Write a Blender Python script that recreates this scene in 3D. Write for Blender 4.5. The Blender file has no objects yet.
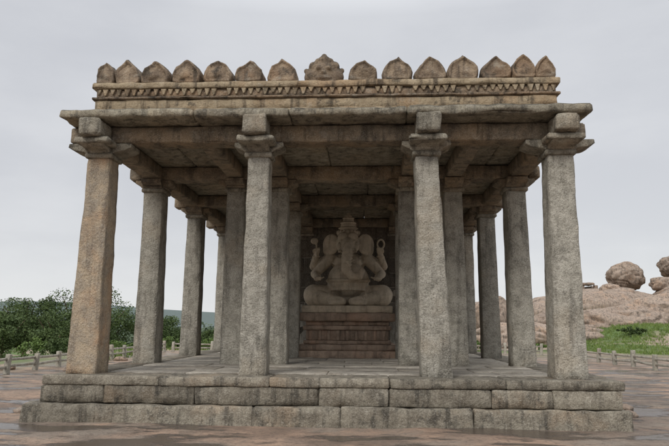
import bpy, bmesh, math, random
from mathutils import Vector, Matrix, noise
random.seed(7)
S = bpy.context.scene
COL = S.collection
GZ = 0.72          # platform floor level
EYE = 1.55

# ------------------------------------------------------------------ helpers
def link(o, parent=None):
    COL.objects.link(o)
    if parent is not None: o.parent = parent
    return o
def empty(name, loc=(0,0,0)):
    e = bpy.data.objects.new(name, None); e.empty_display_size = .2
    e.location = loc
    return link(e)
def mesh_obj(name, verts, faces, mat=None, parent=None, smooth=False):
    me = bpy.data.meshes.new(name)
    me.from_pydata(verts, [], faces); me.update()
    if smooth: me.polygons.foreach_set("use_smooth", [True]*len(me.polygons))
    if mat: me.materials.append(mat)
    return link(bpy.data.objects.new(name, me), parent)

def lines(L, seg, r):
    r = min(r, L*.3)
    n = max(1, int(round((L-2*r)/seg)))
    return [0.0] + [r + (L-2*r)*i/n for i in range(n+1)] + [L]

def rbox_geo(x0,x1,y0,y1,z0,z1, seg=.15, r=.02, amp=.008, freq=3.0, taper=0.0, lean=(0,0), seed=None):
    """rounded, roughly hewn block"""
    if seed is None: seed = random.random()*100
    X, Y, Z = lines(x1-x0,seg,r), lines(y1-y0,seg,r), lines(z1-z0,seg,r)
    dims = (x1-x0, y1-y0, z1-z0)
    idx = {}; verts = []; faces = []
    cx, cy = (x0+x1)/2, (y0+y1)/2
    off = Vector((seed*3.1, seed*1.7, seed*2.3))
    def V(i,j,k):
        key=(i,j,k)
        if key in idx: return idx[key]
        p = Vector((X[i],Y[j],Z[k]))
        q = Vector((min(max(p[a], min(r,dims[a]*.3)), dims[a]-min(r,dims[a]*.3)) for a in range(3)))
        d = p-q
        if d.length>1e-9:
            rr = r*(1+.9*noise.noise((p+off)*5.0))
            nz = [a for a in range(3) if abs(d[a])>1e-9]
            if len(nz)>1:
                chip=max(0,noise.noise((p+off)*2.6)-.15)*r*2.8
                d = d.normalized()*(r*.93-max(0,rr-r)*.9-chip)
            p = q+d
        w = p+Vector((x0,y0,z0))
        t = p.z/dims[2]
        if taper:
            w.x = cx + (w.x-cx)*(1-taper*t); w.y = cy + (w.y-cy)*(1-taper*t)
        w.x += lean[0]*t; w.y += lean[1]*t
        nv = noise.noise_vector((w+off)*freq)*amp + noise.noise_vector((w+off)*freq*3.3)*amp*.45
        w += nv
        idx[key]=len(verts); verts.append(w[:]); return idx[key]
    nx,ny,nz = len(X)-1,len(Y)-1,len(Z)-1
    for i in range(nx):
        for j in range(ny):
            faces.append((V(i,j,0),V(i,j+1,0),V(i+1,j+1,0),V(i+1,j,0)))
            faces.append((V(i,j,nz),V(i+1,j,nz),V(i+1,j+1,nz),V(i,j+1,nz)))
    for i in range(nx):
        for k in range(nz):
            faces.append((V(i,0,k),V(i+1,0,k),V(i+1,0,k+1),V(i,0,k+1)))
            faces.append((V(i,ny,k),V(i,ny,k+1),V(i+1,ny,k+1),V(i+1,ny,k)))
    for j in range(ny):
        for k in range(nz):
            faces.append((V(0,j,k),V(0,j,k+1),V(0,j+1,k+1),V(0,j+1,k)))
            faces.append((V(nx,j,k),V(nx,j+1,k),V(nx,j+1,k+1),V(nx,j,k+1)))
    return verts, faces
def rbox(name, x0,x1,y0,y1,z0,z1, mat, parent, **kw):
    v,f = rbox_geo(x0,x1,y0,y1,z0,z1,**kw)
    return mesh_obj(name, v, f, mat, parent, smooth=True)
def merge(geos):
    V=[];F=[]
    for v,f in geos:
        b=len(V); V+=list(v); F+=[tuple(i+b for i in q) for q in f]
    return V,F
def extrude_profile(pts, d0, d1, axis='Y'):
    n=len(pts); V=[]
    for d in (d0,d1):
        for a,z in pts:
            V.append((a,d,z) if axis=='Y' else (d,a,z))
    F=[tuple(range(n)), tuple(range(2*n-1,n-1,-1))]
    for i in range(n):
        j=(i+1)%n; F.append((i,i+n,j+n,j))
    return V,F
def fix_normals(o):
    bm=bmesh.new(); bm.from_mesh(o.data); bmesh.ops.recalc_face_normals(bm,faces=bm.faces); bm.to_mesh(o.data); bm.free()
def bevel(o,w=.015,seg=2):
    m=o.modifiers.new('bevel','BEVEL'); m.width=w; m.segments=seg; m.limit_method='ANGLE'; m.angle_limit=math.radians(35)

# ------------------------------------------------------------------ materials
def new_mat(name):
    m=bpy.data.materials.new(name); m.use_nodes=True
    nt=m.node_tree; b=nt.nodes['Principled BSDF']; b.inputs['Specular IOR Level'].default_value=.25
    return m,nt,b
def N(nt,t,**kw):
    n=nt.nodes.new(t)
    for k,v in kw.items(): setattr(n,k,v)
    return n
def noise_n(nt,vec,scale,detail=4,rough=.6,mscale=None):
    if mscale:
        mp=N(nt,'ShaderNodeMapping'); mp.inputs['Scale'].default_value=mscale
        nt.links.new(vec,mp.inputs['Vector']); vec=mp.outputs[0]
    n=N(nt,'ShaderNodeTexNoise'); n.inputs['Scale'].default_value=scale
    n.inputs['Detail'].default_value=detail; n.inputs['Roughness'].default_value=rough
    nt.links.new(vec,n.inputs['Vector']); return n.outputs['Fac']
def mapr(nt,val,a,b,c=0.,d=1.):
    m=N(nt,'ShaderNodeMapRange'); m.interpolation_type='SMOOTHSTEP'
    for i,x in zip((1,2,3,4),(a,b,c,d)): m.inputs[i].default_value=x
    nt.links.new(val,m.inputs[0]); return m.outputs[0]
def mix(nt,fac,a,b,mode='MIX'):
    m=N(nt,'ShaderNodeMix'); m.data_type='RGBA'; m.blend_type=mode
    if isinstance(fac,(int,float)): m.inputs[0].default_value=fac
    else: nt.links.new(fac,m.inputs[0])
    for s,x in ((6,a),(7,b)):
        if isinstance(x,(tuple,list)): m.inputs[s].default_value=(*x,1)
        else: nt.links.new(x,m.inputs[s])
    return m.outputs[2]
def math_n(nt,op,a,b=0.):
    m=N(nt,'ShaderNodeMath'); m.operation=op
    for i,x in enumerate((a,b)):
        if isinstance(x,(int,float)): m.inputs[i].default_value=x
        else: nt.links.new(x,m.inputs[i])
    return m.outputs[0]
def bump(nt,b,h,strength=.5,dist=.02):
    bp=N(nt,'ShaderNodeBump'); bp.inputs['Strength'].default_value=strength; bp.inputs['Distance'].default_value=dist
    nt.links.new(h,bp.inputs['Height']); nt.links.new(bp.outputs[0],b.inputs['Normal'])

def granite(name, c1, c2, stain=(.06,.05,.04), warm=(.42,.25,.14), stain_amt=.6, warm_amt=.4, top_dark=0.0, bstr=.6, speck=.35, rnd=.25, lichen=0.0):
    m,nt,b=new_mat(name)
    g=N(nt,'ShaderNodeNewGeometry'); pos=g.outputs['Position']
    oi=N(nt,'ShaderNodeObjectInfo')
    addv=N(nt,'ShaderNodeVectorMath'); addv.operation='ADD'
    sc=N(nt,'ShaderNodeVectorMath'); sc.operation='SCALE'; sc.inputs['Scale'].default_value=37.
    cmb=N(nt,'ShaderNodeCombineXYZ'); nt.links.new(oi.outputs['Random'],cmb.inputs[0]); nt.links.new(oi.outputs['Random'],cmb.inputs[1])
    nt.links.new(cmb.outputs[0],sc.inputs[0]); nt.links.new(pos,addv.inputs[0]); nt.links.new(sc.outputs[0],addv.inputs[1])
    v=addv.outputs[0]
    big=noise_n(nt,v,.9,5,.6); mid=noise_n(nt,v,5,7,.7); fine=noise_n(nt,v,48,4,.75); pit=noise_n(nt,v,20,4,.7)
    streak=noise_n(nt,v,1.5,6,.65,mscale=(4,4,.5))
    col=mix(nt,mapr(nt,mid,.36,.64),c1,c2)
    col=mix(nt,math_n(nt,'MULTIPLY',mapr(nt,big,.5,.66),warm_amt),col,warm)
    col=mix(nt,math_n(nt,'MULTIPLY',mapr(nt,streak,.48,.68),stain_amt),col,stain)
    if lichen>0:
        ln=noise_n(nt,v,3.1,8,.75)
        col=mix(nt,math_n(nt,'MULTIPLY',mapr(nt,ln,.54,.62),lichen),col,(.045,.042,.036))
        col=mix(nt,math_n(nt,'MULTIPLY',mapr(nt,ln,.44,.36),lichen*.55),col,(.50,.46,.38))
    col=mix(nt,math_n(nt,'MULTIPLY',mapr(nt,fine,.53,.64),speck),col,(.05,.045,.04))
    col=mix(nt,math_n(nt,'MULTIPLY',mapr(nt,fine,.47,.36),speck*.7),col,(.70,.66,.58))
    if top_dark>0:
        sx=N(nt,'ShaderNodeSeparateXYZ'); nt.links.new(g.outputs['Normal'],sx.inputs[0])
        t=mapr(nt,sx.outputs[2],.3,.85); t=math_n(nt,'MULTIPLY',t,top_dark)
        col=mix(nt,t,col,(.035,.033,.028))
    br=math_n(nt,'ADD',math_n(nt,'MULTIPLY',oi.outputs['Random'],rnd),1-rnd/2)
    cc=N(nt,'ShaderNodeCombineColor')
    for i in range(3): nt.links.new(br,cc.inputs[i])
    col=mix(nt,1.0,col,cc.outputs[0],'MULTIPLY')
    nt.links.new(col,b.inputs['Base Color']); b.inputs['Roughness'].default_value=.9
    h=math_n(nt,'ADD',math_n(nt,'MULTIPLY',mid,1.4),math_n(nt,'ADD',math_n(nt,'MULTIPLY',fine,.4),math_n(nt,'MULTIPLY',pit,1.0)))
    bump(nt,b,h,bstr,.035)
    return m

M_col = granite('column_granite',(.46,.43,.365),(.30,.28,.232),stain=(.12,.11,.09),warm=(.44,.36,.26),stain_amt=.65,warm_amt=.4,bstr=.9,speck=.55,lichen=.28)
M_cap = granite('capital_granite',(.38,.345,.275),(.23,.205,.158),stain=(.07,.062,.048),warm=(.40,.30,.20),stain_amt=.7,warm_amt=.4,bstr=.9,speck=.4,lichen=.55)
M_colw= granite('column_granite_warm',(.48,.38,.265),(.35,.29,.22),stain=(.13,.11,.09),warm=(.52,.32,.18),stain_amt=.5,warm_amt=.65,bstr=.9,speck=.45,lichen=.25)
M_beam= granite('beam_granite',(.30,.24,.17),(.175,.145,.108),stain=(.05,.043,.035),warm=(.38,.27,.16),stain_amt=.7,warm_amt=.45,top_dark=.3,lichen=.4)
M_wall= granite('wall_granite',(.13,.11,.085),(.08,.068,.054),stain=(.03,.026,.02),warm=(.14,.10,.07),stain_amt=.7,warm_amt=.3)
M_slab= granite('roof_slab_granite',(.35,.315,.24),(.21,.185,.14),stain=(.045,.042,.035),warm=(.36,.28,.18),stain_amt=.75,warm_amt=.4,top_dark=.6,lichen=.6)
M_plat= granite('platform_granite',(.30,.268,.21),(.18,.156,.12),stain=(.05,.045,.037),warm=(.36,.26,.17),stain_amt=.75,warm_amt=.45,top_dark=0,rnd=.5,lichen=.55,bstr=.8)
M_floor=granite('floor_granite',(.44,.40,.34),(.31,.28,.235),stain=(.14,.12,.10),warm=(.42,.34,.25),stain_amt=.5,warm_amt=.4,rnd=.35,lichen=.25)
M_par = granite('parapet_plaster',(.48,.385,.26),(.35,.275,.18),stain=(.09,.07,.05),warm=(.46,.29,.16),stain_amt=.85,warm_amt=.45,speck=.15,bstr=.8,rnd=.1,lichen=.6)
M_mer = granite('merlon_plaster',(.38,.29,.20),(.22,.165,.118),stain=(.045,.038,.031),warm=(.43,.28,.17),stain_amt=.8,warm_amt=.5,top_dark=.7,speck=.15,bstr=1.0,rnd=.45,lichen=.65)
M_stat= granite('statue_granite',(.60,.51,.39),(.46,.39,.295),stain=(.18,.15,.115),warm=(.54,.41,.29),stain_amt=.5,warm_amt=.35,speck=.2,bstr=.3,rnd=0,lichen=.2)
M_ped = granite('pedestal_granite',(.43,.32,.24),(.30,.225,.17),stain=(.09,.068,.053),warm=(.47,.29,.20),stain_amt=.6,warm_amt=.5,speck=.2,bstr=.4,rnd=.2,lichen=.3)
M_rock= granite('boulder_granite',(.39,.30,.235),(.26,.205,.165),stain=(.09,.08,.065),warm=(.42,.28,.19),stain_amt=.8,warm_amt=.5,speck=.1,bstr=.8,rnd=.25,lichen=.55)
M_fence=granite('fence_stone',(.44,.41,.34),(.31,.285,.235),stain=(.13,.12,.10),stain_amt=.5,warm_amt=.2,speck=.3,lichen=.35)

def ground_mat():
    m,nt,b=new_mat('ground_rock')
    g=N(nt,'ShaderNodeNewGeometry'); pos=g.outputs['Position']
    sx=N(nt,'ShaderNodeSeparateXYZ'); nt.links.new(pos,sx.inputs[0])
    big=noise_n(nt,pos,.35,6,.62); mid=noise_n(nt,pos,1.6,8,.7); fine=noise_n(nt,pos,14,5,.7); sp=noise_n(nt,pos,70,3,.7)
    wet=noise_n(nt,pos,.75,8,.62,mscale=(.65,1.6,1))
    damp=noise_n(nt,pos,.55,6,.6)
    col=mix(nt,mapr(nt,mid,.38,.62),(.48,.325,.23),(.32,.23,.17))
    col=mix(nt,math_n(nt,'MULTIPLY',mapr(nt,big,.46,.58),.7),col,(.28,.245,.20))
    dm=mapr(nt,damp,.45,.58)
    col=mix(nt,math_n(nt,'MULTIPLY',dm,.6),col,(.17,.12,.088))
    col=mix(nt,math_n(nt,'MULTIPLY',mapr(nt,fine,.50,.64),.5),col,(.11,.085,.068))
    wm=mapr(nt,wet,.515,.55)
    col=mix(nt,math_n(nt,'MULTIPLY',mapr(nt,wet,.47,.53),.55),col,(.13,.095,.07))
    col=mix(nt,math_n(nt,'MULTIPLY',wm,.8),col,(.06,.047,.038))
    col=mix(nt,math_n(nt,'MULTIPLY',mapr(nt,sp,.55,.7),.3),col,(.06,.05,.04))
    gn=noise_n(nt,pos,.13,5,.6); gn2=noise_n(nt,pos,3.,5,.7)
    grass=mix(nt,mapr(nt,gn2,.3,.7),(.13,.20,.04),(.06,.10,.025))
    far=mapr(nt,sx.outputs[1],30,44)
    fx=mapr(nt,sx.outputs[0],-10,-17); fy=mapr(nt,sx.outputs[1],14,26)
    far=math_n(nt,'MAXIMUM',far,math_n(nt,'MULTIPLY',fx,fy))
    fac=math_n(nt,'MULTIPLY',far,mapr(nt,gn,.42,.54))
    rocky=mix(nt,mapr(nt,mid,.35,.65),(.40,.30,.22),(.27,.215,.165))
    col=mix(nt,far,col,rocky)
    col=mix(nt,fac,col,grass)
    col=mix(nt,mapr(nt,sx.outputs[1],110,260),col,(.09,.12,.11))  # aerial haze painted into the base colour of the far ground
    nt.links.new(col,b.inputs['Base Color'])
    b.inputs['Specular IOR Level'].default_value=.5
    near=math_n(nt,'SUBTRACT',1.,far)
    r=math_n(nt,'SUBTRACT',.88,math_n(nt,'MULTIPLY',near,math_n(nt,'ADD',math_n(nt,'MULTIPLY',wm,.62),math_n(nt,'MULTIPLY',dm,.16)))); nt.links.new(r,b.inputs['Roughness'])
    dry=math_n(nt,'SUBTRACT',1.,math_n(nt,'MULTIPLY',wm,.93))
    h=math_n(nt,'MULTIPLY',dry,math_n(nt,'ADD',math_n(nt,'MULTIPLY',mid,2.4),math_n(nt,'ADD',fine,math_n(nt,'MULTIPLY',sp,.3))))
    bump(nt,b,h,.8,.07)
    return m
M_ground=ground_mat()
def leaf_mat(name,c1,c2,c3):
    m,nt,b=new_mat(name)
    g=N(nt,'ShaderNodeNewGeometry')
    n=noise_n(nt,g.outputs['Position'],.9,4,.6); n2=noise_n(nt,g.outputs['Position'],9,2,.6)
    col=mix(nt,mapr(nt,n,.35,.65),c1,c2); col=mix(nt,mapr(nt,n2,.5,.7),col,c3)
    nt.links.new(col,b.inputs['Base Color']); b.inputs['Roughness'].default_value=.7
    return m
M_leaf=leaf_mat('tree_foliage',(.05,.08,.028),(.08,.118,.038),(.115,.15,.052))
M_leaf2=leaf_mat('bush_foliage',(.08,.125,.035),(.115,.175,.045),(.16,.22,.065))
M_grass=leaf_mat('grass_blades',(.10,.16,.035),(.15,.21,.05),(.22,.25,.09))
M_haze=leaf_mat('hazed_foliage',(.075,.105,.065),(.10,.135,.085),(.12,.15,.10))  # greens paled and greyed, distance haze put into the leaf colour
M_bark,_nt,_b=new_mat('bark'); 
_g=N(_nt,'ShaderNodeNewGeometry'); _nt.links.new(mix(_nt,noise_n(_nt,_g.outputs['Position'],6,4),(.16,.11,.07),(.07,.05,.035)),_b.inputs['Base Color'])

# ------------------------------------------------------------------ terrain
def sst(a,b,x):
    t=min(1,max(0,(x-a)/(b-a))); return t*t*(3-2*t)
def H(x,y):
    p=Vector((x,y,0))
    z=.05*noise.noise(p*.45)+.02*noise.noise(p*1.7)-.02
    dn=sst(12,30,math.hypot(x+.8,max(0,y-15)*.9))
    z+=dn*.25*noise.noise(p*.12)
    z-=1.6*sst(34,75,y)*sst(4,-12,x)+.5*sst(34,75,y)
    z-=1.2*sst(-13,-30,x)
    z+=2.9*sst(10,25,x)*sst(34,60,y)*(1+.3*noise.noise(p*.09))
    z-=6.*sst(110,260,y)*sst(0,30,x)
    if y>300: z+=sst(500,1300,y)*(34+34*noise.noise(Vector((x*.0022,3.1,0))))
    return z
n=190
def warp(u,near,far): return near*u+ (far-near)*abs(u)**4*(1 if u>0 else -1)
gx=[warp(-1+2*i/n,45,1700) for i in range(n+1)]
gy=[12+warp(-1+2*i/n,60,1700) for i in range(n+1)]
V=[(x,y,H(x,y)) for y in gy for x in gx]
F=[(j*(n+1)+i,j*(n+1)+i+1,(j+1)*(n+1)+i+1,(j+1)*(n+1)+i) for j in range(n) for i in range(n)]
mesh_obj('ground',V,F,M_ground,smooth=True)

# ------------------------------------------------------------------ pavilion
P=empty('stone_pavilion',(0,0,0))
X0,X1,Y0,Y1=-5.35,4.06,10.08,21.3
rbox('platform_core',X0+.14,X1-.14,Y0+.14,Y1-.14,-.2,.60,M_plat,P,seg=.8,r=.02,amp=.0)
def course(name,x0,x1,y0,y1,z0,z1,thick,lens,mat,amp=.014,seg=.10):
    def run(a,b):
        out=[];c=a
        while c<b-.3:
            l=random.uniform(*lens)
            if b-(c+l)<lens[0]*.6: l=b-c
            out.append((c,c+l)); c+=l
        return out
    k=0
    for a,b in run(x0,x1):
        j=random.uniform(-.02,.02); dz=random.uniform(-.010,.008)
        rbox(f'{name}_{k}',a+.003,b-.003,y0+j,y0+thick,z0,z1+dz,mat,P,seg=seg,r=.022,amp=amp); k+=1
        rbox(f'{name}_{k}',a+.004,b-.004,y1-thick,y1-j,z0,z1+dz,mat,P,seg=.4,r=.022,amp=amp); k+=1
    for a,b in run(y0+thick+.006,y1-thick-.006):
        for s in (0,1):
            j=random.uniform(-.015,.015)
            xa,xb=(x0+j,x0+thick) if s==0 else (x1-thick,x1+j)
            rbox(f'{name}_{k}',xa,xb,a+.006,b-.006,z0,z1,mat,P,seg=.3,r=.022,amp=amp); k+=1
course('base_course',-5.62,4.14,9.88,Y1+.2,-.25,.268,.5,(1.3,2.8),M_plat,amp=.028)
course('wall_course',-5.40,4.04,10.00,Y1+.0,.27,.557,.4,(.9,2.4),M_plat,amp=.018)
course('coping_course',X0-.03,X1+.04,Y0-.08,Y1+.06,.56,GZ,.75,(.9,2.1),M_plat,amp=.013)
y=Y0+.70;k=0
while y<Y1-.75:
    w=random.uniform(.7,1.0); w=min(w,Y1-.69-y)
    x=X0+.73
    while x<X1-.72:
        l=random.uniform(.9,1.9)
        if X1-.71-(x+l)<.5: l=X1-.71-x
        rbox(f'paving_slab_{k}',x+.005,x+l-.005,y+.005,y+w-.005,.57,GZ+random.uniform(-.01,.006),M_floor,P,seg=.4,r=.014,amp=.004); k+=1
        x+=l
    y+=w

ZT=4.56    # shaft top
ZB=4.83    # beam underside
ZR=5.15    # ceiling
def corbel_geo(cx,cy,L,w,z0,z1,axis):
    h=z1-z0
    hw=w*.52
    pts=[]
    pts.append((-L,z1)); pts.append((-L,z0+h*.62))
    for a in (0,25,50,75,95):
        t=math.radians(a); pts.append((-L+.05+ -0.05*math.cos(t)+ .10*math.sin(t)*.9, z0+h*.62-h*.32*math.sin(t)))
    pts.append((-hw-.06,z0+h*.18)); pts.append((-hw,z0))
    pts+= [(-a,z) for a,z in reversed(pts)]
    if axis=='X': return [ (cx+a,z) for a,z in pts], cy-w/2, cy+w/2,'Y'
    return [(cy+a,z) for a,z in pts], cx-w/2, cx+w/2,'X'
def column(nm,x,y,w,mat,taper=.18,lean=(0,0),L=.46):
    seg=.09 if y<12 else .2
    rbox(nm+'_shaft',x-w/2,x+w/2,y-w/2,y+w/2,GZ-.03,ZT,mat,P,seg=seg,r=.024,amp=.018 if y<12 else .013,taper=taper,lean=lean,freq=2.4)
    tx,ty=x+lean[0],y+lean[1]; tw=w*(1-taper)
    rbox(nm+'_abacus',tx-tw/2-.05,tx+tw/2+.05,ty-tw/2-.05,ty+tw/2+.05,ZT-.015,ZT+.075,M_cap,P,seg=.12,r=.02,amp=.010)
    for ax,dz in (('X',0),('Y',.004)):
        pr,d0,d1,A=corbel_geo(tx,ty,L+random.uniform(-.02,.02),tw+.02,ZT+.07,ZB+dz,ax)
        v,f=extrude_profile(pr,d0,d1,A)
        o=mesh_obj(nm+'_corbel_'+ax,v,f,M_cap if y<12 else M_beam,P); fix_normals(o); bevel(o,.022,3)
cols_front=[(-4.89,.54,M_colw,.24,(.02,0),.60),(-1.93,.46,M_col,.16,(.0,0),.44),(1.19,.52,M_col,.22,(-.10,0),.44),(3.40,.52,M_col,.16,(.03,0),.58)]
for i,(x,w,m,t,ln,L) in enumerate(cols_front):
    column(f'front_column_{i}',x,10.6,w,m,t,ln,L)
for i,(x,w) in enumerate([(-4.86,.50),(-2.95,.46),(-1.93,.44),(.93,.44),(1.98,.46),(3.38,.50)]):
    column(f'second_row_column_{i}',x,13.45+random.uniform(-.08,.08),w,M_col,.14,(random.uniform(-.03,.03),0),.42)
for i,(x,w) in enumerate([(-4.86,.48),(-1.98,.40),(.98,.40),(3.38,.48)]):
    column(f'third_row_column_{i}',x,16.2 if abs(x)<2.5 else 16.75,w,M_col,.12,(random.uniform(-.03,.03),0),.40)
for i,(x,w) in enumerate([(-4.80,.46),(-1.98,.42),(.98,.42),(3.36,.46)]):
    column(f'back_row_column_{i}',x,20.2,w,M_col,.1,(0,0),.40)
for i,(x,w) in enumerate([(-4.85,.40),(-1.93,.42),(1.09,.42),(3.42,.40)]):
    rbox(f'eave_bracket_{i}',x-w/2,x+w/2,9.86,10.37,ZB+.01,5.19 if i in(1,2) else 5.14,M_cap,P,seg=.07,r=.035,amp=.026)
    rbox(f'eave_bracket_lower_{i}',x-w/2-.12,x+w/2+.12,9.98,10.36,ZB-.10,ZB+.004,M_cap,P,seg=.07,r=.03,amp=.02)
for k,(yy) in enumerate((10.6,13.45,16.75,20.2)):
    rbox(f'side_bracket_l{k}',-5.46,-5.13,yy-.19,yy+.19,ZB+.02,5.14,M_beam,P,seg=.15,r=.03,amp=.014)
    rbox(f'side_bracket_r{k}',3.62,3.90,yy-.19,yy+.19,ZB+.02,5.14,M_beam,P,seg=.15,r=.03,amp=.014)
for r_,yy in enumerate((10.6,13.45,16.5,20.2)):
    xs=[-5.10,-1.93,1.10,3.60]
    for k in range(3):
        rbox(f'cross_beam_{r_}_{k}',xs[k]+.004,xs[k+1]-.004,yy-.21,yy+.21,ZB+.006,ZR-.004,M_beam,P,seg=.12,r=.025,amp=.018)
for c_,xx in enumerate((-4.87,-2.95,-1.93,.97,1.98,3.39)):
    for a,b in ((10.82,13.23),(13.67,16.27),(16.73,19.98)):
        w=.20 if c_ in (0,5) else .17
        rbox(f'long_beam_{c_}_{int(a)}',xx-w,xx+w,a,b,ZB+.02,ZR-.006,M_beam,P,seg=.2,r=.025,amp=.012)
yb=[9.90,11.6,13.4,15.1,16.9,18.7,20.95]
for j in range(len(yb)-1):
    x=-5.43; k=0
    while x<3.84-.1:
        l=random.uniform(1.3,2.1) if j else random.uniform(1.7,2.7)
        if 3.84-(x+l)<.8: l=3.84-x
        dy=random.uniform(-.025,.025) if j==0 else 0
        rbox(f'roof_slab_{j}_{k}',x+.003,x+l-.003,yb[j]+.004+dy,yb[j+1]-.004,ZR+random.uniform(0,.012),5.31+random.uniform(-.015,.012),M_slab,P,seg=.09 if j==0 else .3,r=.03,amp=.026 if j==0 else .008)
        x+=l;k+=1
rbox('roof_leak_cover',-4.9,3.3,10.6,20.3,5.27,5.40,M_slab,P,seg=.8,r=.02,amp=.004)  # unseen cover, added to stop sky light leaking between the roof slabs
z=GZ; r_=0
while z<ZB-.05:
    h=min(random.uniform(.45,.62),ZB+.0-z)
    if ZB-(z+h)<.3: h=ZB-z
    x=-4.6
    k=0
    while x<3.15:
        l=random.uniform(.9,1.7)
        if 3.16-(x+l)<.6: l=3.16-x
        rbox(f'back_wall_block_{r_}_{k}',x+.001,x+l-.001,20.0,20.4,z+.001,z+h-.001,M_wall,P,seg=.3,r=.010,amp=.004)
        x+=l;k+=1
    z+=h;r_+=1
rbox('back_wall_leak_stop',-4.55,3.1,20.12,20.30,GZ,ZR+.02,M_wall,P,seg=.6,r=.01,amp=0)  # hidden inside the wall, carried up into the beam to block leaking sky

PX0,PX1,PY0,PY1=-5.04,3.44,10.40,20.4
PZ=5.31
def ring(name,z0,z1,out,mat,th=.35,amp=.006,seg=.10):
    rbox(name+'_front',PX0-out,PX1+out,PY0-out,PY0+th,z0,z1,mat,P,seg=seg,r=.018,amp=amp)
    rbox(name+'_back',PX0-out,PX1+out,PY1-th,PY1+out,z0,z1,mat,P,seg=.4,r=.018,amp=amp)
    rbox(name+'_left',PX0-out,PX0+th,PY0+th+.003,PY1-th-.003,z0,z1,mat,P,seg=.3,r=.018,amp=amp)
    rbox(name+'_right',PX1-th,PX1+out,PY0+th+.003,PY1-th-.003,z0,z1,mat,P,seg=.3,r=.018,amp=amp)
ring('parapet_plinth',PZ-.02,PZ+.16,.05,M_par,amp=.018)
ring('parapet_band',PZ+.162,PZ+.36,.0,M_par,amp=.016)
ring('parapet_fillet',PZ+.362,PZ+.41,.045,M_mer,amp=.014)
ring('parapet_frieze',PZ+.412,PZ+.56,-.015,M_mer)
ring('parapet_cornice',PZ+.562,PZ+.68,.05,M_par,amp=.018)
g=[]
nt_=62
for i in range(nt_):
    if random.random()<.07: continue
    cx=PX0+.06+(PX1-PX0-.12)*i/(nt_-1)+random.uniform(-.014,.014); s=.056*random.uniform(.85,1.05); y0=PY0+.02; y1=PY0-.024+random.uniform(-.014,.008)
    zt=PZ+.558; zb=PZ+.43+random.uniform(-.012,.04)
    v=[(cx-s,y0,zt),(cx+s,y0,zt),(cx+s*.2,y0,zb),(cx-s*.2,y0,zb),(cx-s,y1,zt),(cx+s,y1,zt),(cx+s*.25,y1,zb),(cx-s*.25,y1,zb)]
    f=[(4,5,6,7),(0,4,7,3),(1,2,6,5),(3,7,6,2),(0,1,5,4)]
    g.append((v,f))
v,f=merge(g); o=mesh_obj('frieze_teeth',v,f,M_par,P); fix_normals(o); bevel(o,.008,1)
def merlon_profile(w,h):
    right=[(.43,0),(.485,.12),(.50,.27),(.49,.42),(.45,.56),(.375,.69),(.26,.81),(.14,.91),(.05,.98),(0,1.02)]
    pts=[(a*w,z*h) for a,z in right]
    pts+=[(-a,z) for a,z in reversed(pts[:-1])]
    return pts
def merlon(name,cx,cy,w,h,z0,rot=0,d=.15):
    pr=merlon_profile(w,h); n=len(pr)
    ox=random.uniform(0,99)
    rings=[(d,1.0),(-d*.4,1.0),(-d*.8,.95),(-d,.89),(-d*1.02,.80),(-d*.86,.73),(-d*.88,.50),(-d*.99,.32),(-d*1.04,.12)]
    V=[];F=[]
    c,s=math.cos(rot),math.sin(rot)
    zc=h*.42
    for (yy,sc) in rings:
        for a,z in pr:
            x=a*sc; zz=zc+(z-zc)*sc if sc<1 else z
            p=Vector((x,yy,zz)); p+=noise.noise_vector(p*5+Vector((ox,0,0)))*.040+noise.noise_vector(p*17+Vector((ox,0,0)))*.012
            V.append((cx+p.x*c-p.y*s,cy+p.x*s+p.y*c,z0+p.z))
    for r_ in range(len(rings)-1):
        for i in range(n):
            j=(i+1)%n; F.append((r_*n+i,r_*n+j,(r_+1)*n+j,(r_+1)*n+i))
    F.append(tuple(range(n))); F.append(tuple((len(rings)-1)*n+i for i in range(n)))
    o=mesh_obj(name,V,F,M_mer,P,smooth=True); fix_normals(o)
px=[(107,.38),(128,.47),(156,.56),(187,.56),(218,.54),(249,.53),(282,.53),(362,.53),(396,.55),(429,.55),(461,.55),(494,.55),(521,.42),(543,.38)]
zm=PZ+.668
for i,(p_,w) in enumerate(px):
    q=(p_-334.5)/600.
    x=(q*(.984*10.52+.169*4.6)-.0523*10.52)/(.9986+.0516*q)
    merlon(f'merlon_{i}',x,10.53,w*1.02,.465+random.uniform(-.035,.03),zm,random.uniform(-.06,.06))
for i in range(15):
    yy=11.15+i*.62
    if yy>20.2: break
    merlon(f'merlon_side_l{i}',PX0+.13,yy,.5,.45,zm,-math.pi/2)
    merlon(f'merlon_side_r{i}',PX1-.13,yy,.5,.45,zm,math.pi/2)

# ------------------------------------------------------------------ blob sculpting (fast, raw lists)
_sph={}
def unit(u,v):
    if (u,v) in _sph: return _sph[(u,v)]
    vs=[Vector((0,0,1))]; fs=[]
    for j in range(1,v):
        ph=math.pi*j/v
        for i in range(u):
            th=2*math.pi*i/u; vs.append(Vector((math.sin(ph)*math.cos(th),math.sin(ph)*math.sin(th),math.cos(ph))))
    vs.append(Vector((0,0,-1)))
    for i in range(u):
        fs.append((0,1+i,1+(i+1)%u)); 
        b=1+(v-2)*u; fs.append((len(vs)-1,b+(i+1)%u,b+i))
    for j in range(v-2):
        for i in range(u):
            a=1+j*u; fs.append((a+i,a+u+i,a+u+(i+1)%u,a+(i+1)%u))
    _sph[(u,v)]=(vs,fs); return _sph[(u,v)]
class Blob:
    def __init__(s): s.V=[]; s.F=[]
def ball(B,c,r,rot=None,u=16,v=10):
    if isinstance(r,(int,float)): r=(r,r,r)
    vs,fs=unit(u,v); b=len(B.V); c=Vector(c)
    for p in vs:
        q=Vector((p.x*r[0],p.y*r[1],p.z*r[2]))
        if rot is not None: q=rot@q
        B.V.append((q+c)[:])
    B.F+= [tuple(i+b for i in f) for f in fs]
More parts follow.
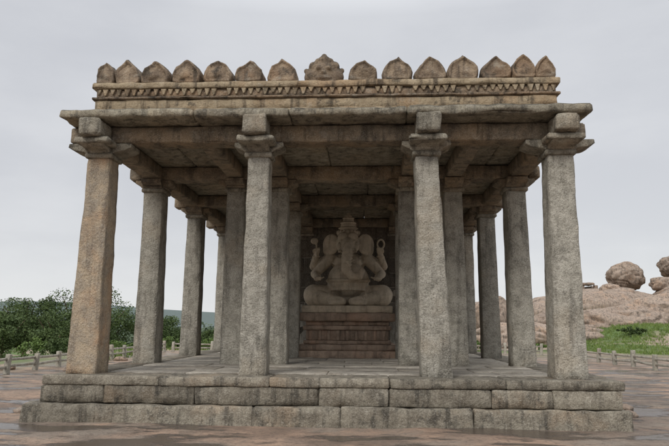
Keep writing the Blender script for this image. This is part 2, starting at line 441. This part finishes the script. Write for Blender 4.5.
def chain(B,pts,rs,u=12,v=8):
    for k in range(len(pts)-1):
        a,b=Vector(pts[k]),Vector(pts[k+1]); ra,rb=rs[k],rs[k+1]
        n=max(2,int((b-a).length/(min(ra,rb)*.4)))
        for i in range(n+1):
            t=i/n; ball(B,a.lerp(b,t),ra+(rb-ra)*t,u=u,v=v)
def finish(B,name,mat,parent,voxel,smooth_it=3,loc=(0,0,0)):
    o=mesh_obj(name,B.V,B.F,mat,parent); o.location=loc
    m=o.modifiers.new('remesh','REMESH'); m.mode='VOXEL'; m.voxel_size=voxel; m.use_smooth_shade=True
    s=o.modifiers.new('smooth','SMOOTH'); s.factor=.5; s.iterations=smooth_it
    return o
bm=Blob()
ball(bm,(0,0,.20),(.24,.14,.26)); ball(bm,(-.24,0,.13),(.13,.12,.16)); ball(bm,(.24,0,.13),(.13,.12,.16))
ball(bm,(-.20,0,.34),(.09,.09,.10)); ball(bm,(.20,0,.34),(.09,.09,.10)); ball(bm,(0,0,.46),(.12,.10,.10)); ball(bm,(0,0,.55),(.055,.06,.05))
ball(bm,(-.11,0,.44),(.07,.07,.07)); ball(bm,(.11,0,.44),(.07,.07,.07)); ball(bm,(-.33,0,.26),.05); ball(bm,(.33,0,.26),.05)
ball(bm,(-.09,-.13,.27),.05); ball(bm,(.09,-.13,.27),.05); ball(bm,(0,-.14,.18),(.05,.06,.05)); ball(bm,(0,-.12,.08),(.16,.05,.04))
ball(bm,(0,0,.03),(.36,.13,.06))
q=(323-334.5)/600.; xcr=(q*(.984*10.52+.169*4.6)-.0523*10.52)/(.9986+.0516*q)
finish(bm,'kirtimukha_crest',M_mer,P,.016,3,(xcr,10.53,zm))

# ------------------------------------------------------------------ Ganesha statue
G=empty('ganesha_statue',(-.50,17.45,2.05))
bm=Blob()
ball(bm,(0,-.22,.78),(.60,.60,.54),u=28,v=18)            # belly
ball(bm,(0,0,.35),(.62,.5,.35),u=24,v=14)
ball(bm,(0,.02,1.28),(.47,.30,.36),u=24,v=16)            # chest
ball(bm,(-.22,-.22,1.32),(.19,.14,.15)); ball(bm,(.22,-.22,1.32),(.19,.14,.15))
for s in (-1,1):
    chain(bm,[(s*.38,-.1,.32),(s*.96,-.42,.36)],[.32,.30],20,14)           # thigh
    chain(bm,[(s*.98,-.46,.30),(s*.45,-.84,.19),(s*.14,-.92,.16)],[.26,.165,.11],16,10)
    ball(bm,(s*.28,-.98,.14),(.20,.10,.09))
    for t in range(5): chain(bm,[(s*(.40+.02*t),-1.01+.02*t,.09+.03*t),(s*(.50+.012*t),-1.03+.03*t,.09+.03*t)],[.03,.024],8,6)
    for a in range(14):
        t=a/14*2*math.pi; ball(bm,(s*.50,-.80+.19*math.cos(t)*.8,.20+.19*math.sin(t)),.035,u=8,v=6)
    ball(bm,(s*.54,.0,1.43),(.20,.20,.20))
    # rear arm raised
    chain(bm,[(s*.58,.06,1.44),(s*1.02,.06,1.22),(s*.93,-.12,1.55)],[.15,.125,.085],14,10)
    ball(bm,(s*.92,-.16,1.63),(.10,.07,.10))
    for k in range(4): chain(bm,[(s*(.84+.05*k),-.20,1.67),(s*(.84+.05*k),-.26,1.72-.012*k),(s*(.84+.05*k),-.24,1.65)],[.027,.026,.022],8,6)
    chain(bm,[(s*1.0,-.18,1.60),(s*1.02,-.25,1.65)],[.03,.024],8,6)
    # front arm
    chain(bm,[(s*.56,-.08,1.40),(s*.95,-.26,.97),(s*.84,-.72,.82)],[.165,.13,.085],14,10)
    ball(bm,(s*.81,-.82,.80),(.095,.11,.06))
    for k,l in enumerate((.13,.16,.15,.11)):
        bx=s*(.74+.048*k)
        chain(bm,[(bx,-.89,.80),(bx,-.89-l*.6,.81),(bx,-.89-l*.75,.74)],[.028,.026,.022],8,6)
    chain(bm,[(s*.71,-.78,.81),(s*.66,-.86,.83)],[.03,.025],8,6)
    for a in range(12):
        t=a/12*2*math.pi
        ball(bm,(s*.93+.105*math.cos(t),-.13+.105*math.sin(t)*.7,1.48),.022,u=8,v=6)
        ball(bm,(s*.855+.10*math.cos(t),-.66,.84+.10*math.sin(t)),.022,u=8,v=6)
    # ear, temples, eyes, tusk
    ball(bm,(s*.50,-.16,1.84),(.27,.06,.31),Matrix.Rotation(s*.40,3,'Z'),u=18,v=12)
    ball(bm,(s*.64,-.12,1.70),(.11,.05,.18),Matrix.Rotation(s*.4,3,'Z'))
    ball(bm,(s*.135,-.50,2.00),(.165,.14,.15))
    ball(bm,(s*.20,-.50,1.72),(.13,.15,.14))
    ball(bm,(s*.18,-.62,1.87),.04)
    chain(bm,[(s*.18,-.62,1.62),(s*.24,-.86,1.54)],[.055,.032],10,8)
ball(bm,(0,-.28,1.86),(.33,.34,.32),u=24,v=16)
chain(bm,[(0,-.60,1.80),(0,-.82,1.54),(-.03,-.96,1.28),(-.04,-1.02,1.02),(.12,-1.06,.84),(.34,-1.02,.84),(.40,-.98,1.0)],[.18,.155,.14,.125,.11,.095,.08],16,12)
for k in range(7):
    t=k/6; z_=1.62-.55*t; yy=-.77-.22*min(1,t*1.3); r_=.172-.035*t
    for a in range(12):
        an=a/12*2*math.pi; ball(bm,(r_*math.cos(an)-.03*t,yy+r_*math.sin(an),z_),.02,u=6,v=5)
for z_,r_,h_ in ((2.12,.33,.06),(2.20,.28,.09),(2.30,.30,.04),(2.38,.23,.08),(2.46,.245,.035),(2.53,.17,.07),(2.60,.18,.03),(2.66,.11,.06),(2.73,.06,.05)):
    ball(bm,(0,-.18,z_),(r_,r_*.95,h_),u=22,v=10)
for k in range(9):
    a=-math.pi*.05-math.pi*.9*k/8; ball(bm,(.31*math.cos(a),-.18+.30*math.sin(a),2.17),(.045,.045,.07),u=8,v=6)
for (R,zc,rr) in ((.34,1.50,.03),(.46,1.34,.032)):
    for k in range(34):
        a=-math.pi*k/33; ball(bm,(R*math.cos(a),-.08+.33*math.sin(a),zc-.16*abs(math.sin(a))),rr,u=8,v=6)
for k in range(50):
    a=math.pi-math.pi*k/49 ; ball(bm,(.60*math.cos(a),-.22-.61*math.sin(a),.78-.03*math.sin(a)),.045,u=8,v=6)
for k in range(40):
    a=math.pi-math.pi*k/39 ; ball(bm,(.52*math.cos(a),-.22-.53*math.sin(a),.50),.035,u=8,v=6)
chain(bm,[(-.92,-.22,1.48),(-.92,-.22,1.98)],[.03,.03],8,6); ball(bm,(-.98,-.22,1.93),(.12,.035,.10))
for a in range(20):
    t=a/20*2*math.pi; ball(bm,(.94+.10*math.cos(t),-.22,1.84+.13*math.sin(t)),.032,u=8,v=6)
finish(bm,'figure',M_stat,G,.019,1)
def pt(nm,z0,z1,w,d,mat=M_ped):
    rbox(nm,-w/2,w/2,-d/2,d/2,z0-2.05,z1-2.05,mat,G,seg=.14,r=.025,amp=.008)
pt('seat_slab',1.90,2.10,2.46,2.16,M_stat)
pt('pedestal_base',GZ-.03,.90,2.86,2.50)
pt('pedestal_step',.90,1.06,2.66,2.32)
pt('pedestal_fillet',1.06,1.16,2.36,2.02)
pt('pedestal_dado',1.16,1.44,2.24,1.92)
pt('pedestal_moulding',1.44,1.56,2.40,2.06)
pt('pedestal_neck',1.56,1.68,2.26,1.94)
pt('pedestal_cornice',1.68,1.90,2.60,2.26)
for k in range(9):
    xx=-1.0+.25*k
    rbox(f'dado_pilaster_{k}',xx-.04,xx+.04,-.99,-.955,1.17-2.05,1.43-2.05,M_ped,G,seg=.1,r=.01,amp=.003)

# ------------------------------------------------------------------ fences
def fence(name,pts,sp=1.6):
    E=empty(name,(0,0,0)); geos=[]
    posts=[]
    for a,b in zip(pts[:-1],pts[1:]):
        L=math.hypot(b[0]-a[0],b[1]-a[1]); n=max(1,int(L/sp))
        for i in range(n): posts.append((a[0]+(b[0]-a[0])*i/n,a[1]+(b[1]-a[1])*i/n))
    posts.append(pts[-1])
    for x,y in posts:
        z=H(x,y); hh=.64+random.uniform(-.08,.05)
        geos.append(rbox_geo(x-.08,x+.08,y-.08,y+.08,z-.2,z+hh,seg=.12,r=.018,amp=.014,taper=.08,lean=(random.uniform(-.05,.05),random.uniform(-.05,.05))))
    v,f=merge(geos); mesh_obj('posts',v,f,M_fence,E,smooth=True)
    geos=[]
    for (x,y),(u,w) in zip(posts[:-1],posts[1:]):
        za,zb=H(x,y),H(u,w)
        for hz in (.22,.44):
            v,f=rbox_geo(0,1,-.03,.03,-.042,.042,seg=.25,r=.012,amp=.008)
            d=Vector((u-x,w-y,zb-za)); L=d.length; ang=math.atan2(d.y,d.x)
            j0,j1=random.uniform(-.03,.03),random.uniform(-.03,.03)
            vv=[]
            for p in v:
                l=p[0]*L; vv.append((x+math.cos(ang)*l-math.sin(ang)*p[1],y+math.sin(ang)*l+math.cos(ang)*p[1],za+(zb-za)*p[0]+hz+j0*(1-p[0])+j1*p[0]+p[2]))
            geos.append((vv,f))
    v,f=merge(geos); mesh_obj('rails',v,f,M_fence,E,smooth=True)
fence('stone_fence',[(-11.2,12),(-11.4,24),(-12,36)])
fence('stone_fence',[(10.9,12),(10.9,22),(10.6,36)])
fence('stone_fence',[(-11.6,36.3),(0,37),(10.2,36.3)],2.0)

# ------------------------------------------------------------------ boulders & outcrops
def rockmesh(name,c,s,parent=None,sub=5,amp=.16,fr=1.4,rotz=0,seed=None):
    sd=seed if seed is not None else random.random()*50
    bm=bmesh.new(); bmesh.ops.create_icosphere(bm,subdivisions=sub,radius=1)
    o=Vector((sd,sd*2,sd*.5))
    for v in bm.verts:
        p=v.co.copy()
        d=noise.noise(p*fr+o)*amp*1.6+noise.noise(p*fr*2.3+o)*amp*.7+noise.noise(p*fr*6+o)*amp*.2
        cr=abs(noise.noise(p*fr*1.3+o*2)); d-= .15*max(0,1-cr*12)
        v.co=p*(1+d)
        v.co=Vector((v.co.x*s[0],v.co.y*s[1],v.co.z*s[2]))
    me=bpy.data.meshes.new(name); bm.to_mesh(me); bm.free(); me.materials.append(M_rock)
    me.polygons.foreach_set("use_smooth",[True]*len(me.polygons))
    o=link(bpy.data.objects.new(name,me),parent); o.location=c; o.rotation_euler=(0,0,rotz); return o
rockmesh('rock_outcrop',(25,68,1.4),(10,7,4.3),amp=.13,seed=3,sub=6)
rockmesh('rock_outcrop',(39,67,2.0),(10.5,7,5.0),amp=.12,seed=8,sub=6)
rockmesh('rock_outcrop',(14,76,.0),(8,6,4.6),amp=.14,seed=12)
rockmesh('rock_outcrop',(31,59,1.6),(8,4,3.2),amp=.16,seed=15)
rockmesh('rock_outcrop',(23,56,1.2),(4.5,3,2.2),amp=.16,seed=19)
rockmesh('rock_outcrop',(13.5,52,.2),(4.5,3,1.8),amp=.14,seed=17)
rockmesh('boulder',(29.6,70,7.3),(2.1,1.8,1.6),amp=.13,seed=21,rotz=.3)
rockmesh('boulder',(34.6,69,8.4),(1.7,1.6,1.25),amp=.14,seed=24)
rockmesh('boulder',(35.8,67,6.9),(2.6,1.6,.8),amp=.14,seed=28)
rockmesh('boulder',(26.6,67,5.6),(1.1,.9,.7),sub=4,seed=31)
rockmesh('boulder',(32.2,66.5,6.2),(1.6,1.2,.8),sub=4,seed=41)
rockmesh('boulder',(12.5,60,2.4),(1.9,1.6,2.1),amp=.12,seed=35)
rockmesh('boulder',(16.5,56,1.8),(1.7,1.5,1.1),amp=.12,seed=38)
for i in range(26):
    x=random.uniform(9,36); y=random.uniform(40,60); r=random.uniform(.25,1.0)
    rockmesh('boulder',(x,y,H(x,y)+r*.15),(r*1.4,r,r*.65),sub=3)
for i in range(16):
    x=random.uniform(-24,-9); y=random.uniform(16,36); r=random.uniform(.12,.35)
    rockmesh('loose_stone',(x,y,H(x,y)+r*.2),(r*1.3,r,r*.6),sub=3)
for (x,y,r) in ((4.7,11.5,.14),(5.0,12.3,.12),(-6.2,10.9,.10),(-6.6,11.9,.10),(5.6,11.0,.06)):
    rockmesh('loose_stone',(x,y,H(x,y)+r*.2),(r*1.3,r,r*.6),sub=3)
R=empty('ruined_shrine',(26.3,73,5.7))
for i,(x,y) in enumerate(((-.8,-.6),(.75,-.6),(-.8,.6),(.8,.6))):
    rbox(f'pillar_{i}',x-.2,x+.2,y-.2,y+.2,-1.2,.78,M_rock,R,seg=.3,r=.05,amp=.05)
rbox('lintel_slab',-1.1,.55,-.95,.95,.8,1.08,M_rock,R,seg=.3,r=.08,amp=.10)
rbox('broken_wall',-.7,.9,-.2,.25,-1.2,.62,M_rock,R,seg=.3,r=.08,amp=.12)

# ------------------------------------------------------------------ vegetation
def tree(name,x,y,h,w,nl=9500,ls=.32,mat=M_leaf,seed=0,trunk=True,low=.12):
    rnd=random.Random(seed); z0=H(x,y)
    E=empty(name,(x,y,z0))
    if trunk:
        bm=bmesh.new()
        def seg(a,b,ra,rb):
            a=Vector(a);b=Vector(b);d=(b-a).normalized(); u=d.orthogonal().normalized(); v=d.cross(u)
            A=[bm.verts.new(a+(u*math.cos(t)+v*math.sin(t))*ra) for t in [i*math.pi/4 for i in range(8)]]
            B=[bm.verts.new(b+(u*math.cos(t)+v*math.sin(t))*rb) for t in [i*math.pi/4 for i in range(8)]]
            for i in range(8): bm.faces.new((A[i],A[(i+1)%8],B[(i+1)%8],B[i]))
        seg((0,0,-.3),(.1,0,h*.3),h*.035,h*.026); seg((.1,0,h*.3),(.05,.1,h*.55),h*.026,h*.016)
        for k in range(7):
            a=k*.9+rnd.random(); r_=w*rnd.uniform(.22,.4); zz=h*rnd.uniform(.5,.85)
            seg((.1,0,h*rnd.uniform(.26,.45)),(r_*math.cos(a),r_*math.sin(a),zz),h*.014,h*.004)
        me=bpy.data.meshes.new('trunk'); bm.to_mesh(me); bm.free(); me.materials.append(M_bark)
        link(bpy.data.objects.new('trunk',me),E)
    cl=[]
    for k in range(34):
        while True:
            p=Vector((rnd.uniform(-1,1),rnd.uniform(-1,1),rnd.uniform(-1,1)))
            if p.length<1: break
        cz=h*(low+(1-low)*.5)
        c=Vector((p.x*w*.42,p.y*w*.42,cz+p.z*h*(1-low)*.40)); cl.append((c,rnd.uniform(.12,.22)*min(w,h)))
    V=[];F=[]
    for i in range(nl):
        c,r_=cl[rnd.randrange(len(cl))]
        d=Vector((rnd.gauss(0,1),rnd.gauss(0,1),rnd.gauss(0,1))).normalized()*r_*(rnd.random()**.4)
        d.z*=.75; p=c+d
        u=Vector((rnd.gauss(0,1),rnd.gauss(0,1),rnd.gauss(0,.6))).normalized(); v=u.orthogonal().normalized()
        v=(v*math.cos(rnd.random()*6)+u.cross(v)*math.sin(rnd.random()*6)).normalized()
        s=ls*rnd.uniform(.5,1.1); b=len(V)
        V+=[(p-u*s*.5)[:],(p+v*s*.32)[:],(p+u*s*.5)[:],(p-v*s*.32)[:]]; F.append((b,b+1,b+2,b+3))
    mesh_obj('crown',V,F,mat,E)
rt=random.Random(4)
T=[(-41,84,10.6,10),(-35,80,9.8,10),(-47,82,9.6,9),(-38.5,74,7.0,8),(-30.8,88,7.0,8),(-53,86,9.4,10),(-27,95,4.2,8),(-22,92,4.0,8),(-17.5,90,6.0,8),(-14,96,5.6,8),(-44,72,6.4,7),(-10,92,4.6,7)]
for i,(x,y,h,w) in enumerate(T): tree('tree',x,y,h,w,seed=i+1)
for i,(x,y,h,w) in enumerate([(-20.5,40,1.5,3),(-23.5,42,1.7,3.2),(-18,44,1.2,2.6),(-27,43,1.5,3.5),(-15,46,1.2,2.5),(-12.8,48,1.2,2.6),(-10,52,1.5,3),(8.5,44,.8,2.2),(11.5,43,.7,2.4),(20,47,.7,2.4)]):
    tree('bush',x,y,h,w,1800,.17,M_leaf2 if i%3 else M_leaf,seed=50+i,trunk=False,low=.0)
V=[];F=[]
for i in range(300):
    x=rt.uniform(-190,10); y=rt.uniform(130,240); h=rt.uniform(3.0,6.5); z0=H(x,y)
    for k in range(110):
        d=Vector((rt.gauss(0,1),rt.gauss(0,1),rt.gauss(0,1))).normalized()*(rt.random()**.4)
        p=Vector((x+d.x*h*.85,y+d.y*h*.75,z0+h*.5+d.z*h*.5)); u=Vector((rt.gauss(0,1),rt.gauss(0,1),rt.gauss(0,1))).normalized(); v=u.orthogonal().normalized(); s=rt.uniform(.5,1.1)
        b=len(V); V+=[(p-u*s*.6)[:],(p+v*s*.4)[:],(p+u*s*.6)[:],(p-v*s*.4)[:]]; F.append((b,b+1,b+2,b+3))
mesh_obj('distant_trees',V,F,M_haze)
V=[];F=[]
def tuft(x,y,h):
    z=H(x,y)-.02
    for k in range(5):
        a=rt.random()*6.28; w=.035; l=h*rt.uniform(.6,1.1); ox,oy=rt.gauss(0,.10),rt.gauss(0,.10)
        b=len(V); V.extend([(x+ox-w*math.cos(a),y+oy-w*math.sin(a),z),(x+ox+w*math.cos(a),y+oy+w*math.sin(a),z),(x+ox+rt.gauss(0,.12)*l*2,y+oy+rt.gauss(0,.12)*l*2,z+l)]); F.append((b,b+1,b+2))
cnt=0
while cnt<14000:
    if rt.random()<.62: x,y=rt.uniform(6,40),rt.uniform(37,60)
    else: x,y=rt.uniform(-40,-11),rt.uniform(22,60)
    if noise.noise(Vector((x*.13,y*.13,5)))>.0: tuft(x,y,rt.uniform(.12,.32)); 
    cnt+=1
mesh_obj('grass',V,F,M_grass)

# ------------------------------------------------------------------ sky & sun
W=bpy.data.worlds.new("World"); S.world=W; W.use_nodes=True; nt=W.node_tree
bg=nt.nodes['Background']
SEL,SAZ=math.radians(36),math.radians(-155)
sky=N(nt,'ShaderNodeTexSky'); sky.sky_type='NISHITA'; sky.sun_disc=False; sky.sun_elevation=SEL; sky.sun_rotation=SAZ
tc=N(nt,'ShaderNodeTexCoord'); v=tc.outputs['Generated']
sx=N(nt,'ShaderNodeSeparateXYZ'); nt.links.new(v,sx.inputs[0])
cl=noise_n(nt,v,1.8,6,.55,mscale=(1,1,2.6)); cl2=noise_n(nt,v,.9,3,.5)
ramp=N(nt,'ShaderNodeValToRGB'); nt.links.new(sx.outputs[2],ramp.inputs[0])
e=ramp.color_ramp.elements
e[0].position=0; e[0].color=(.80,.81,.82,1); e[1].position=1; e[1].color=(1.9,1.92,1.97,1)
a=ramp.color_ramp.elements.new(.22); a.color=(.70,.712,.745,1)
a=ramp.color_ramp.elements.new(.48); a.color=(.65,.665,.705,1)
a=ramp.color_ramp.elements.new(.65); a.color=(1.3,1.32,1.36,1)
c=mix(nt,mapr(nt,cl,.38,.66),ramp.outputs[0],(.88,.885,.90),'MULTIPLY')
c=mix(nt,mapr(nt,cl2,.35,.65),c,(1.06,1.06,1.05),'MULTIPLY')
ns=N(nt,'ShaderNodeVectorMath'); ns.operation='SCALE'; ns.inputs['Scale'].default_value=.08; nt.links.new(sky.outputs[0],ns.inputs[0])
c=mix(nt,.94,ns.outputs[0],c)
nt.links.new(c,bg.inputs[0]); bg.inputs[1].default_value=1.0
L=bpy.data.lights.new('sun','SUN'); L.energy=1.5; L.angle=math.radians(18); L.color=(1,.965,.91)
lo=link(bpy.data.objects.new('sun',L))
d=Vector((math.sin(SAZ)*math.cos(SEL),math.cos(SAZ)*math.cos(SEL),math.sin(SEL)))
lo.rotation_euler=d.to_track_quat('Z','Y').to_euler()

# ------------------------------------------------------------------ camera
cam=bpy.data.cameras.new('camera'); co=link(bpy.data.objects.new('camera',cam))
cam.sensor_width=36; cam.lens=600/669*36; cam.clip_end=5000; cam.clip_start=.1
psi,p=math.radians(3.0),math.radians(9.74)
Fw=Vector((-math.sin(psi)*math.cos(p),math.cos(psi)*math.cos(p),math.sin(p)))
Rt=Vector((math.cos(psi),math.sin(psi),0)); Up=Rt.cross(Fw)
M=Matrix((Rt,Up,-Fw)).transposed().to_4x4()
M=Matrix.Translation((0,0,EYE))@M@Matrix.Rotation(math.radians(.4),4,'Z')
co.matrix_world=M
S.camera=co
S.view_settings.view_transform='Standard'; S.view_settings.look='None'; S.view_settings.exposure=0
print('OBJ',len(bpy.data.objects))
